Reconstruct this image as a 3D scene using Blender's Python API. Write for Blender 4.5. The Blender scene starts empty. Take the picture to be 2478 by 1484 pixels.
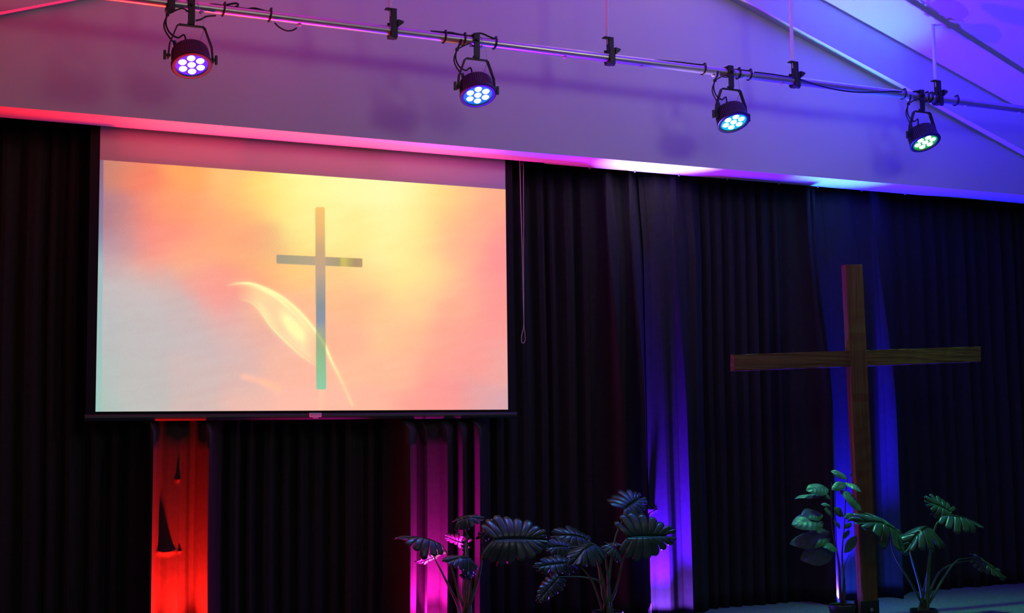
import bpy, bmesh, math, random
import numpy as np
from mathutils import Vector, Matrix

S = bpy.context.scene
COL = S.collection
rnd = random.Random(7)
PI = math.pi

# ------------------------------------------------------------------ view geometry (taken from the photograph's vanishing points)
F, CX, CY = 3190.0, 1239.0, 742.0
def _n(v):
    v = np.array(v, float); return v / np.linalg.norm(v)
EX = _n((6805, 215, F)); EZ = _n((-409, -34442, F)); EZ = _n(EZ - EX * EX.dot(EZ)); EY = np.cross(EZ, EX)
RM = np.array([EX, EY, EZ])
CAM = np.array([0, 0, 1.6])
def W(px, py, Y):
    """the place in the hall, on the plane at depth Y, that the photograph shows at (px, py)"""
    d = RM @ np.array([(px - CX) / F, (py - CY) / F, 1.0])
    p = CAM + d * (Y / d[1])
    return Vector((float(p[0]), float(p[1]), float(p[2])))
def PX(p):
    c = RM.T @ (np.array(p, float) - CAM)
    return CX + F * c[0] / c[2], CY + F * c[1] / c[2]

# ------------------------------------------------------------------ depths of the place
Y_PIPE, Y_FASCIA, Y_WALL, SOFFIT = 6.20, 6.56, 6.64, 0.24
Y_SCREEN, Y_CURT, Y_BACK = 6.92, 7.10, 7.42
Z_STAGE = 0.462
Z_SOFF = 3.166
Z_PIPE = W(1113, 95.5, Y_PIPE).z

# ------------------------------------------------------------------ materials
MATS = {}
def mat(name, col, rough=0.6, metal=0.0, emit=None, estr=0.0, noise=None, bump=None, spec=0.5, sheen=0.0, trans=0.0):
    m = bpy.data.materials.new(name); m.use_nodes = True
    nt = m.node_tree; b = nt.nodes['Principled BSDF']
    b.inputs['Base Color'].default_value = (*col, 1); b.inputs['Roughness'].default_value = rough
    b.inputs['Metallic'].default_value = metal
    b.inputs['Specular IOR Level'].default_value = spec
    if sheen: b.inputs['Sheen Weight'].default_value = sheen
    if trans:
        b.inputs['Transmission Weight'].default_value = trans
    if emit:
        b.inputs['Emission Color'].default_value = (*emit, 1); b.inputs['Emission Strength'].default_value = estr
    if noise or bump:
        tc = nt.nodes.new('ShaderNodeTexCoord')
    if noise:                                   # (scale, amount): gentle mottling of the base colour
        t = nt.nodes.new('ShaderNodeTexNoise'); t.inputs['Scale'].default_value = noise[0]; t.inputs['Detail'].default_value = 6
        r = nt.nodes.new('ShaderNodeValToRGB')
        a = noise[1]
        r.color_ramp.elements[0].color = (*[c * (1 - a) for c in col], 1); r.color_ramp.elements[1].color = (*[min(1, c * (1 + a)) for c in col], 1)
        r.color_ramp.elements[0].position = 0.3; r.color_ramp.elements[1].position = 0.7
        nt.links.new(tc.outputs['Object'], t.inputs['Vector']); nt.links.new(t.outputs['Fac'], r.inputs['Fac'])
        nt.links.new(r.outputs['Color'], b.inputs['Base Color'])
    if bump:                                    # (scale, strength)
        t2 = nt.nodes.new('ShaderNodeTexNoise'); t2.inputs['Scale'].default_value = bump[0]; t2.inputs['Detail'].default_value = 4
        bm_ = nt.nodes.new('ShaderNodeBump'); bm_.inputs['Strength'].default_value = bump[1]; bm_.inputs['Distance'].default_value = 0.01
        nt.links.new(tc.outputs['Object'], t2.inputs['Vector']); nt.links.new(t2.outputs['Fac'], bm_.inputs['Height'])
        nt.links.new(bm_.outputs['Normal'], b.inputs['Normal'])
    MATS[name] = m
    return m

M_wall = mat('wall_paint', (0.70, 0.69, 0.67), 0.75, noise=(1.3, 0.03), bump=(60, 0.04))
M_ceil = mat('ceiling_paint', (0.72, 0.71, 0.70), 0.8, noise=(0.9, 0.02))
M_back = mat('backstage_paint', (0.04, 0.04, 0.04), 0.9, noise=(3, 0.1))
M_floor = mat('hall_carpet', (0.05, 0.05, 0.055), 0.95, noise=(40, 0.3))
M_stage = mat('stage_carpet', (0.115, 0.12, 0.13), 0.95, noise=(90, 0.35), bump=(250, 0.5))
M_curt = mat('black_curtain_cloth', (0.027, 0.026, 0.022), 0.85, noise=(35, 0.12), bump=(220, 0.12), spec=0.25)
M_alu = mat('aluminium_tube', (0.62, 0.61, 0.58), 0.33, 0.85, noise=(9, 0.06), bump=(30, 0.03))
M_blk = mat('black_powder_coat', (0.012, 0.012, 0.013), 0.45, noise=(20, 0.2))
M_rub = mat('black_cable_rubber', (0.009, 0.009, 0.010), 0.5, noise=(20, 0.2))
M_plastic = mat('black_plastic', (0.014, 0.014, 0.015), 0.4, noise=(15, 0.2))
M_rod = mat('white_painted_rod', (0.88, 0.87, 0.83), 0.5, noise=(12, 0.05))
M_steel = mat('galvanised_steel', (0.5, 0.5, 0.5), 0.35, 0.9, noise=(25, 0.1))
M_clip = mat('clear_clip', (0.5, 0.5, 0.5), 0.3, noise=(20, 0.03))
M_scr = mat('screen_white', (0.74, 0.74, 0.75), 0.9, noise=(2, 0.01), spec=0.1)
M_mask = mat('screen_black_mask', (0.018, 0.018, 0.019), 0.8, noise=(30, 0.1), spec=0.2)
M_bar = mat('screen_black_bar', (0.02, 0.02, 0.02), 0.42, noise=(30, 0.1))
M_stick = mat('badge_silver', (0.75, 0.75, 0.76), 0.5, noise=(60, 0.03))
M_ink = mat('badge_ink', (0.22, 0.22, 0.24), 0.6, noise=(60, 0.03))
M_cord = mat('cord_cotton', (0.62, 0.58, 0.52), 0.8, noise=(80, 0.1))
M_stem = mat('stem_green', (0.060, 0.120, 0.030), 0.5, noise=(14, 0.3))
M_trunk = mat('trunk_brown', (0.05, 0.04, 0.03), 0.8, noise=(30, 0.3))
M_pot = mat('pot_black', (0.016, 0.016, 0.017), 0.5, noise=(20, 0.2))
M_soil = mat('soil_dark', (0.03, 0.024, 0.018), 0.95, noise=(60, 0.5), bump=(60, 1.0))

def leaf_mat(name, c1, c2, rough=0.30):
    m = mat(name, c1, rough, spec=0.6)
    nt = m.node_tree; b = nt.nodes['Principled BSDF']
    tc = nt.nodes.new('ShaderNodeTexCoord'); t = nt.nodes.new('ShaderNodeTexNoise'); t.inputs['Scale'].default_value = 18
    r = nt.nodes.new('ShaderNodeValToRGB'); r.color_ramp.elements[0].color = (*c1, 1); r.color_ramp.elements[1].color = (*c2, 1)
    r.color_ramp.elements[0].position = .35; r.color_ramp.elements[1].position = .7
    nt.links.new(tc.outputs['Object'], t.inputs['Vector']); nt.links.new(t.outputs['Fac'], r.inputs['Fac']); nt.links.new(r.outputs['Color'], b.inputs['Base Color'])
    tl_ = nt.nodes.new('ShaderNodeBsdfTranslucent'); tl_.inputs['Color'].default_value = (*[min(1, 1.8 * c) for c in c2], 1)
    mx = nt.nodes.new('ShaderNodeMixShader'); mx.inputs['Fac'].default_value = .06
    nt.links.new(b.outputs['BSDF'], mx.inputs[1]); nt.links.new(tl_.outputs['BSDF'], mx.inputs[2])
    nt.links.new(mx.outputs['Shader'], nt.nodes['Material Output'].inputs['Surface'])
    return m
M_mon = leaf_mat('monstera_leaf', (0.020, 0.042, 0.020), (0.040, 0.068, 0.034))
M_rubl = leaf_mat('fiddle_leaf', (0.035, 0.080, 0.028), (0.065, 0.12, 0.048), 0.42)

def wood_mat(name, base, dark, axis):
    m = mat(name, base, 0.42, spec=0.4)
    nt = m.node_tree; b = nt.nodes['Principled BSDF']
    tc = nt.nodes.new('ShaderNodeTexCoord'); mp = nt.nodes.new('ShaderNodeMapping')
    sc = [55, 55, 55]; sc[axis] = 2.2
    mp.inputs['Scale'].default_value = sc
    t = nt.nodes.new('ShaderNodeTexNoise'); t.inputs['Scale'].default_value = 1.0; t.inputs['Detail'].default_value = 8; t.inputs['Distortion'].default_value = 0.6
    r = nt.nodes.new('ShaderNodeValToRGB'); r.color_ramp.elements[0].color = (*dark, 1); r.color_ramp.elements[1].color = (*base, 1)
    r.color_ramp.elements[0].position = .35; r.color_ramp.elements[1].position = .65
    bp = nt.nodes.new('ShaderNodeBump'); bp.inputs['Strength'].default_value = 0.5; bp.inputs['Distance'].default_value = 0.004
    nt.links.new(tc.outputs['Object'], mp.inputs['Vector']); nt.links.new(mp.outputs['Vector'], t.inputs['Vector'])
    nt.links.new(t.outputs['Fac'], r.inputs['Fac']); nt.links.new(r.outputs['Color'], b.inputs['Base Color'])
    nt.links.new(t.outputs['Fac'], bp.inputs['Height']); nt.links.new(bp.outputs['Normal'], b.inputs['Normal'])
    return m
M_woodv = wood_mat('old_timber_upright', (0.20, 0.075, 0.024), (0.125, 0.046, 0.014), 2)
M_woodh = wood_mat('old_timber_arm', (0.21, 0.085, 0.026), (0.10, 0.038, 0.011), 0)

# ------------------------------------------------------------------ mesh helpers
class MB:
    def __init__(s): s.v = []; s.f = []; s.sm = []
    def add(s, vs, fs, smooth=False):
        o = len(s.v); s.v += [tuple(v) for v in vs]; s.f += [tuple(i + o for i in f) for f in fs]; s.sm += [smooth] * len(fs); return s
    def box(s, c, d, rot=None, bev=0.0):
        bm = bmesh.new(); bmesh.ops.create_cube(bm, size=1)
        bmesh.ops.scale(bm, vec=d, verts=bm.verts)
        if bev: bmesh.ops.bevel(bm, geom=bm.edges[:], offset=bev, segments=2, affect='EDGES', profile=0.6)
        M = Matrix.Translation(Vector(c)) @ (rot.to_4x4() if rot is not None else Matrix())
        bm.transform(M); bm.verts.index_update()
        s.add([v.co for v in bm.verts], [[v.index for v in f.verts] for f in bm.faces]); bm.free(); return s
    def tube(s, pts, r, n=10, cap=True, closed=False):
        pts = [Vector(p) for p in pts]; N = len(pts)
        rs = r if isinstance(r, (list, tuple)) else [r] * N
        vs = []; ref = None
        for i, p in enumerate(pts):
            a = pts[(i - 1) % N] if (closed or i) else p; b = pts[(i + 1) % N] if (closed or i < N - 1) else p
            t = (b - a).normalized()
            if ref is None: ref = t.orthogonal().normalized()
            ref = (ref - t * ref.dot(t)).normalized() if (ref - t * ref.dot(t)).length > 1e-6 else t.orthogonal().normalized()
            q = t.cross(ref)
            for k in range(n):
                an = 2 * PI * k / n; vs.append(p + (ref * math.cos(an) + q * math.sin(an)) * rs[i])
        fs = []
        for i in range(N if closed else N - 1):
            for k in range(n):
                j = (i + 1) % N
                fs.append((i * n + k, i * n + (k + 1) % n, j * n + (k + 1) % n, j * n + k))
        s.add(vs, fs, True)
        if cap and not closed:
            s.add(vs[:n], [tuple(range(n))[::-1]]); s.add(vs[-n:], [tuple(range(n))])
        return s
    def lathe(s, prof, M=None, n=32, ribs=None):
        """prof: (r, z) list turned about local z"""
        M = M or Matrix(); vs = []; fs = []
        for (r, z) in prof:
            for k in range(n):
                a = 2 * PI * k / n; rr = r * (ribs(k, z) if ribs else 1)
                vs.append(M @ Vector((rr * math.cos(a), rr * math.sin(a), z)))
        for i in range(len(prof) - 1):
            for k in range(n): fs.append((i * n + k, i * n + (k + 1) % n, (i + 1) * n + (k + 1) % n, (i + 1) * n + k))
        s.add(vs, fs, False)
        for ring, rev in ((0, True), (len(prof) - 1, False)):
            if prof[ring][0] > 1e-4:
                idx = [ring * n + k for k in range(n)]; vv = [vs[i] for i in idx]
                s.add(vv, [tuple(range(n))[::-1] if rev else tuple(range(n))])
        return s
    def build(s, name, m, parent=None, smooth=None, merge=False, solid=0.0, loc=None):
        me = bpy.data.meshes.new(name)
        vs = s.v
        if loc is not None: vs = [tuple(Vector(v) - Vector(loc)) for v in vs]
        me.from_pydata(vs, [], s.f)
        me.polygons.foreach_set('use_smooth', [(smooth if smooth is not None else x) for x in s.sm])
        bm = bmesh.new(); bm.from_mesh(me)
        if merge: bmesh.ops.remove_doubles(bm, verts=bm.verts, dist=1e-4)
        if not solid: bmesh.ops.recalc_face_normals(bm, faces=bm.faces)
        bm.to_mesh(me); bm.free()
        me.materials.append(m); me.update()
        o = bpy.data.objects.new(name, me); COL.objects.link(o)
        if parent is not None: o.parent = parent
        if loc is not None: o.location = loc
        if solid:
            md = o.modifiers.new('thickness', 'SOLIDIFY'); md.thickness = solid; md.offset = 0
        return o

def tag(o, label=None, cat=None, group=None, kind=None):
    if label: o['label'] = label
    if cat: o['category'] = cat
    if group: o['group'] = group
    if kind: o['kind'] = kind
    return o
def thing(name, loc, label, cat, group=None):
    o = bpy.data.objects.new(name, None); COL.objects.link(o); o.location = loc; o.empty_display_size = .1
    return tag(o, label, cat, group)
def struct(o, label, cat): return tag(o, label, cat, kind='structure')
def catmull(pts, k=8):
    pts = [Vector(p) for p in pts]; P = [2 * pts[0] - pts[1]] + pts + [2 * pts[-1] - pts[-2]]; out = []
    for i in range(1, len(P) - 2):
        p0, p1, p2, p3 = P[i - 1:i + 3]
        for j in range(k):
            t = j / k
            out.append(.5 * (2 * p1 + (p2 - p0) * t + (2 * p0 - 5 * p1 + 4 * p2 - p3) * t * t + (3 * p1 - p0 - 3 * p2 + p3) * t ** 3))
    out.append(pts[-1]); return out
def smooth01(x): x = max(0., min(1., x)); return x * x * (3 - 2 * x)

# ------------------------------------------------------------------ the hall: gable, bulkhead, ceiling, stage, floor
# raked fascia lines: front lower edge on the right, and on the left
rA, rB = W(2120, 171.5, Y_FASCIA), W(2478, 364, Y_FASCIA)
lA, lB = W(0, 29, Y_FASCIA), W(165, 0, Y_FASCIA)
sl = (rB.z - rA.z) / (rB.x - rA.x)                       # right slope (negative)
slL = -sl
def fr(x): return rA.z + sl * (x - rA.x)
def fl(x): return lA.z + slL * (x - lA.x)
XR = (rA.z - sl * rA.x - lA.z + slL * lA.x) / (slL - sl)  # where both underside lines meet
cA = W(2200, (2200 - 1985) * .5485, Y_FASCIA)
DZ = cA.z - fr(cA.x)                                      # visible height of the fascia board
def ceil_z(x): return (fr(x) if x > XR else fl(x)) + DZ
X0, X1 = -3.5, 11.0
ZR = ceil_z(XR)

m = MB()   # bulkhead wall: gable-shaped slab with the soffit as its underside
pr = [(X0, Z_SOFF), (X1, Z_SOFF), (X1, max(ceil_z(X1), Z_SOFF + .01)), (XR, ZR), (X0, max(ceil_z(X0), Z_SOFF + .01))]
xr_end = XR + (ZR - Z_SOFF) / (-sl); xl_end = XR - (ZR - Z_SOFF) / (-sl)
pr = [(xl_end, Z_SOFF), (xr_end, Z_SOFF), (XR, ZR)]
vs = [(x, Y_WALL, z) for x, z in pr] + [(x, Y_WALL + SOFFIT, z) for x, z in pr]
m.add(vs, [(0, 1, 2), (5, 4, 3), (0, 3, 4, 1), (1, 4, 5, 2), (2, 5, 3, 0)])
struct(m.build('wall_back', M_wall), 'pale painted gable bulkhead wall above the stage', 'wall')
def raked(name, xa, xb, fn, lab):
    m = MB(); q = []
    for y in (Y_FASCIA, Y_WALL + .002):
        q += [(xa, y, fn(xa)), (xb, y, fn(xb)), (xb, y, fn(xb) + DZ), (xa, y, fn(xa) + DZ)]
    m.add(q, [(0, 1, 2, 3), (7, 6, 5, 4), (0, 4, 5, 1), (1, 5, 6, 2), (2, 6, 7, 3), (3, 7, 4, 0)])
    struct(m.build(name, M_wall), lab, 'trim')
raked('trim_1', XR, xr_end, fr, 'raked fascia board under the right ceiling slope')
raked('trim_2', xl_end, XR, fl, 'raked fascia board under the left ceiling slope')
m = MB(); T = .12; YA, YB_ = -2.0, Y_WALL + .9
zl, zr_ = ceil_z(xl_end - .3), ceil_z(xr_end + .3)
q = []
for y in (YA, YB_):
    q += [(xl_end - .3, y, zl), (XR, y, ZR), (xr_end + .3, y, zr_), (xr_end + .3, y, zr_ + T), (XR, y, ZR + T), (xl_end - .3, y, zl + T)]
m.add(q, [(0, 1, 7, 6), (1, 2, 8, 7), (3, 4, 10, 9), (4, 5, 11, 10), (5, 0, 6, 11), (2, 3, 9, 8), (0, 5, 4, 1), (1, 4, 3, 2), (6, 7, 10, 11), (7, 8, 9, 10)])
struct(m.build('ceiling', M_ceil), 'pale gabled hall ceiling washed in blue light', 'ceiling')
# wall behind the curtains (upper part closes the gap behind the bulkhead)
m = MB().box(((X0 + X1) / 2, Y_BACK + .08, 2.6), (X1 - X0, .12, 5.2))
struct(m.build('wall_backstage', M_back), 'dark wall behind the black curtains', 'wall')
m = MB().box(((X0 + X1) / 2, 2.5, -.05), (X1 - X0, 9.8, .1))
struct(m.build('floor', M_floor), 'dark carpeted hall floor in front of the stage', 'floor')
m = MB().box(((X0 + X1) / 2, (4.3 + Y_BACK) / 2, Z_STAGE / 2), (X1 - X0 - .1, Y_BACK - 4.3, Z_STAGE - .002), bev=.01)
struct(m.build('stage_floor', M_stage), 'dark grey carpeted stage floor below the curtains', 'stage')

# ------------------------------------------------------------------ curtains
YL = 6.82                                   # depth of the row of floor uplights
def XP(px, Y=6.965, py=1250): return W(px, py, Y).x
# folds near the uplights, as (x, depth) corners in plan; elsewhere random pleats
LOCAL_PX = [
    [(345, 7.035), (358, 6.935), (370, 6.820), (374, 6.865), (380, 6.935), (390, 6.985), (410, 6.970), (428, 6.960), (432, 6.955), (438, 6.960), (452, 6.965), (464, 6.985), (474, 6.985), (486, 6.925), (500, 6.875), (510, 6.820), (522, 6.935), (537, 7.035)],
    [(950, 7.035), (975, 6.935), (992, 6.820), (1000, 6.835), (1008, 6.885), (1011, 6.985), (1016, 6.885), (1019, 6.850), (1022, 6.885), (1027, 6.930), (1034, 6.945), (1064, 6.925), (1074, 6.885), (1084, 6.855), (1092, 6.885), (1102, 6.945), (1110, 6.895), (1120, 6.855), (1126, 6.865), (1138, 6.945), (1152, 6.845), (1162, 6.820), (1174, 6.935), (1188, 7.035)],
    [(1468, 7.035), (1488, 6.93), (1502, 6.775), (1508, 6.795), (1511, 6.90), (1520, 6.98), (1534, 6.99), (1546, 6.88), (1556, 6.81), (1562, 6.83), (1565, 6.90), (1572, 6.965), (1583, 6.965), (1587, 6.945), (1604, 6.92), (1617, 6.897), (1624, 6.899), (1636, 6.918), (1650, 6.910), (1656, 6.815), (1668, 6.93), (1682, 6.97), (1698, 6.95), (1712, 7.035)],
    [(1956, 7.035), (1970, 6.90), (1979, 6.775), (1985, 6.795), (1987, 6.97), (1993, 6.90), (1998, 6.825), (2001, 6.85), (2004, 6.95), (2028, 6.955), (2033, 6.945), (2062, 6.925), (2085, 6.90), (2100, 6.895), (2112, 6.945), (2122, 6.945), (2140, 6.945), (2156, 6.92), (2168, 6.815), (2180, 6.93), (2198, 7.035)],
]
LOCAL = []
for lp in LOCAL_PX:                          # keep each fold running left to right
    q = []; last = -99
    for px, y in lp:
        x = max(XP(px, y), last + .004); q.append((x, y)); last = x
    LOCAL.append(q)
def pleats(x0, x1, seed):
    r = random.Random(seed); out = []; x = x0
    while x < x1:
        w = r.uniform(.075, .14); a = r.uniform(.035, .065)
        k = r.uniform(.32, .68)
        out += [(x, Y_CURT + r.uniform(0, .02)), (x + w * k * .55, Y_CURT - a * .8), (x + w * k, Y_CURT - a), (x + w * (k + .14), Y_CURT - a * .75)]
        x += w
    return out
ctrl = []
edges = [(X0 + .1, LOCAL[0][0][0])] + [(LOCAL[i][-1][0], LOCAL[i + 1][0][0]) for i in range(3)] + [(LOCAL[3][-1][0], X1 - .1)]
for i, (a, b) in enumerate(edges):
    ctrl += [p for p in pleats(a + .03, b - .03, 11 + i) if a + .015 < p[0] < b - .015]
    if i < 4: ctrl += LOCAL[i]
ctrl.sort()
CXs = np.array([c[0] for c in ctrl]); CYs = np.array([c[1] for c in ctrl])
def prof(x):
    i = int(np.clip(np.searchsorted(CXs, x) - 1, 0, len(CXs) - 2))
    t = (x - CXs[i]) / (CXs[i + 1] - CXs[i]); t = max(0, min(1, t)); s_ = .45 * t + .55 * t * t * (3 - 2 * t)
    return CYs[i] + (CYs[i + 1] - CYs[i]) * s_
BUMPS = [(W(402, 1335, 6.955).x, W(402, 1335, 6.955).z, .030, .014, -.055), (W(432, 1160, 6.955).x, W(432, 1160, 6.955).z, .010, .012, -.02),
         (W(1574, 1232, 6.96).x, W(1574, 1232, 6.96).z, .019, .018, -.095), (W(436, 1335, 6.955).x, W(436, 1335, 6.955).z, .010, .008, -.012)]
def curtain(name, xa, xb, label, dy=0.0, step=.0065):
    zs = [Z_STAGE + .004 + (3.30 - Z_STAGE) * k / 30 for k in range(31)]
    for bx_, bz, sx, sz, a in BUMPS:
        if xa < bx_ < xb: zs += [bz + sz * q * .5 for q in range(-6, 7)]
    zs = sorted(zs); xs_c = np.unique(np.concatenate([np.linspace(xa, xb, int((xb - xa) / step) + 1), CXs[(CXs > xa) & (CXs < xb)]])); n = len(xs_c); m = MB(); vs = []
    for z in zs:
        lim = smooth01((z - 1.60) / .05)
        for i in range(n):
            x = float(xs_c[i])
            y = prof(x)
            under_screen = .8 < x < 3.4
            y = y + (Y_CURT - y) * .35 * smooth01((z - 2.6) / .6)
            if not under_screen: y = y + (max(y, 6.95) - y) * smooth01((z - 1.6) / 1.4)
            if under_screen: y = y * (1 - lim) + max(y, 7.0) * lim
            for bx_, bz, sx, sz, a in BUMPS:
                g = ((x - bx_) / sx) ** 2 + ((z - bz) / sz) ** 2
                if g < 14: y += a * math.exp(-g)
            sway = .006 * math.sin(1.3 * z + 2 * x) + .003 * math.sin(3.1 * z - 3 * x)
            vs.append((x + sway * min(1, (x - xa) / .1, (xb - x) / .1), y + dy, z))
    fs = [(r * n + i, r * n + i + 1, (r + 1) * n + i + 1, (r + 1) * n + i) for r in range(len(zs) - 1) for i in range(n - 1)]
    m.add(vs, fs, True)
    o = m.build(name, M_curt)
    md = o.modifiers.new('cloth thickness', 'SOLIDIFY'); md.thickness = .003; md.offset = 1
    return tag(o, label, 'curtain', 'black stage curtains')
curtain('stage_curtain', X0 + .1, XP(431), 'black pleated curtain left of the screen, ending at its red-lit right edge')
curtain('stage_curtain', XP(428), XP(1574), 'black pleated curtain hanging behind the projection screen', dy=.022)
curtain('stage_curtain', XP(1571), XP(2003), 'black pleated curtain lit violet at its left edge, behind the cross arm\'s left half')
curtain('stage_curtain', XP(2000), X1 - .1, 'black pleated curtain behind the cross, furthest from the screen', dy=.022)

# curtain track on the soffit's rear edge with its small gliders
ct = thing('curtain_track', (5.0, Y_WALL + SOFFIT + .02, Z_SOFF), 'slim pale curtain track at the rear of the bright soffit with small round gliders', 'curtain track')
def child(o, parent):
    o.parent = parent; o.matrix_parent_inverse = Matrix.Translation(-Vector(parent.location)); return o
child(MB().box(((3.45 + X1) / 2, Y_WALL + SOFFIT + .018, Z_SOFF + .015), (X1 - 3.5, .03, .026)).build('rail', M_rod), ct)
for px, py in ((1427, 398), (1536, 406.5), (1643, 415), (1760, 424), (1885, 433.5), (1979, 441), (2085, 449), (2190, 457)):
    p = W(px, py, Y_WALL + SOFFIT + .012)
    mm = MB().lathe([(.0, -.009), (.004, -.0075), (.006, -.003), (.006, .002), (.004, .008), (.003, .016)], Matrix.Translation((p.x, Y_WALL + SOFFIT + .012, Z_SOFF - .002)), 12)
    child(mm.build('glider', M_clip, smooth=True), ct)

# draw cord
cd = thing('draw_cord', W(1264, 400, 6.90), 'thin pale draw cord hanging in a long loop right of the screen', 'cord')
YC_ = 6.905
path = [W(1257.5, 378, YC_), W(1260, 480, YC_), W(1264, 620, YC_), W(1266, 720, YC_), W(1267.5, 785, YC_), W(1262.5, 812, YC_), W(1262, 826, YC_), W(1265.5, 831, YC_ - .004), W(1270, 826, YC_), W(1270.5, 812, YC_), W(1268, 787, YC_), W(1267.5, 720, YC_ + .004), W(1267, 620, YC_ + .004), W(1266.7, 480, YC_ + .004), W(1266.5, 378, YC_ + .004)]
child(MB().tube(catmull(path, 6), .0022, 6).build('looped_cord', M_cord), cd)
child(MB().box(W(1262, 392, YC_), (.016, .02, .05), bev=.003).build('cord_pulley', M_plastic), cd)

# ------------------------------------------------------------------ projection screen
sx0, sx1 = W(231, 995, Y_SCREEN).x, W(1229, 990, Y_SCREEN).x
bz = W(740, 994, Y_SCREEN).z
zt_pic = (W(250, 390, Y_SCREEN).z + W(1223, 457, Y_SCREEN).z) / 2
zt = Z_SOFF + .20
bx0, bx1 = W(206, 1018, Y_SCREEN).x, W(1248, 1012, Y_SCREEN).x
scr = thing('projection_screen', ((sx0 + sx1) / 2, Y_SCREEN, bz), 'large pull-down projection screen showing a glowing sky picture with a cross', 'screen')
child(MB().box(((bx0 + bx1) / 2, Y_SCREEN + .004, (bz - .012 + zt) / 2), (bx1 - bx0 - .004, .003, zt - bz + .012)).build('black_border', M_mask), scr)
child(MB().box(((sx0 + sx1) / 2, Y_SCREEN, (bz + zt) / 2), (sx1 - sx0, .003, zt - bz)).build('white_fabric', M_scr), scr)

CP = """255 400 190 130 120|300 400 225 140 110|340 420 255 130 100|450 420 255 170 100|560 440 255 195 120|640 470 255 222 118|700 480 255 245 150|760 460 255 250 160|850 450 255 250 170|950 450 255 253 180|1010 460 255 250 170|1050 470 255 222 130|1110 480 255 205 140|1180 480 255 180 140|1225 470 255 170 140
255 520 170 125 140|300 520 200 135 135|350 520 255 140 120|420 510 255 160 110|500 520 255 170 120|600 520 255 180 120|660 520 255 230 130|720 540 255 240 150|800 540 255 245 160|870 540 255 238 150|930 540 255 250 170|1000 540 255 242 155|1050 540 255 220 140|1100 530 255 190 140|1160 540 255 175 145|1220 540 255 155 145
250 590 175 140 160|300 590 200 150 155|360 585 255 145 130|430 580 255 150 130|500 600 255 170 125|600 590 255 165 125|650 600 240 180 130|720 590 255 232 140|850 590 255 238 150|960 600 255 240 155|1040 600 255 225 150|1100 600 255 180 145|1220 600 255 150 150
245 640 190 175 185|300 630 215 170 165|360 630 255 165 145|450 620 255 180 135|550 630 255 180 125|640 640 255 195 125|720 640 255 215 130|850 640 255 215 140|920 640 255 245 165|1000 650 255 238 150|1060 650 255 215 145|1120 640 255 180 145|1215 650 255 150 150
240 690 195 190 192|320 690 205 190 190|400 680 215 180 175|480 670 250 165 150|540 680 255 155 145|620 680 255 165 130|700 670 255 200 130|800 680 255 205 140|900 690 255 215 145|960 690 255 235 150|1030 680 255 232 150|1090 680 255 195 150|1150 690 255 170 148|1215 690 255 150 150
240 750 190 190 192|340 750 200 190 190|450 750 205 185 185|530 720 250 165 155|560 760 230 180 175|640 740 255 185 150|700 740 255 190 150|830 740 255 190 145|900 740 255 190 145|960 740 255 215 150|1030 720 255 205 150|1100 750 255 178 148|1200 760 255 155 150
240 820 188 190 190|350 820 198 190 190|480 830 205 188 188|560 830 220 185 182|620 800 240 180 165|830 820 255 185 150|950 800 255 200 150|1000 830 255 190 148|1100 820 255 168 150|1210 820 255 158 152
238 900 184 195 190|350 900 195 190 188|480 900 210 188 185|580 900 225 185 178|680 880 250 188 165|740 900 255 185 160|850 900 255 192 155|950 900 255 190 155|1050 880 255 168 150|1150 870 255 160 152|1220 880 240 170 165
236 985 178 195 188|350 985 195 192 188|480 985 215 188 182|600 985 240 188 175|700 985 255 190 170|800 985 255 190 165|900 985 255 185 160|1000 985 255 165 152|1080 970 255 155 150|1150 970 235 165 165|1225 985 220 170 180"""
CPA = np.array([[float(a) for a in q.split()] for q in CP.replace('\n', '|').split('|')])
NX, NZ = 520, 290
gx = np.linspace(sx0, sx1, NX); gz = np.linspace(bz, zt_pic, NZ)
GX, GZ = np.meshgrid(gx, gz); pts = np.stack([GX.ravel(), np.full(GX.size, Y_SCREEN), GZ.ravel()], 1)
cc = (pts - CAM) @ RM; qx = CX + F * cc[:, 0] / cc[:, 2]; qy = CY + F * cc[:, 1] / cc[:, 2]
rs = np.random.RandomState(3)
def vnoise(x, y, seed):                      # smooth value noise
    g = np.random.RandomState(seed).rand(64, 64)
    xi = np.floor(x).astype(int); yi = np.floor(y).astype(int); fx = x - xi; fy = y - yi
    fx = fx * fx * (3 - 2 * fx); fy = fy * fy * (3 - 2 * fy)
    a = g[yi % 64, xi % 64]; b = g[yi % 64, (xi + 1) % 64]; c = g[(yi + 1) % 64, xi % 64]; d = g[(yi + 1) % 64, (xi + 1) % 64]
    return (a * (1 - fx) + b * fx) * (1 - fy) + (c * (1 - fx) + d * fx) * fy
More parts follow.
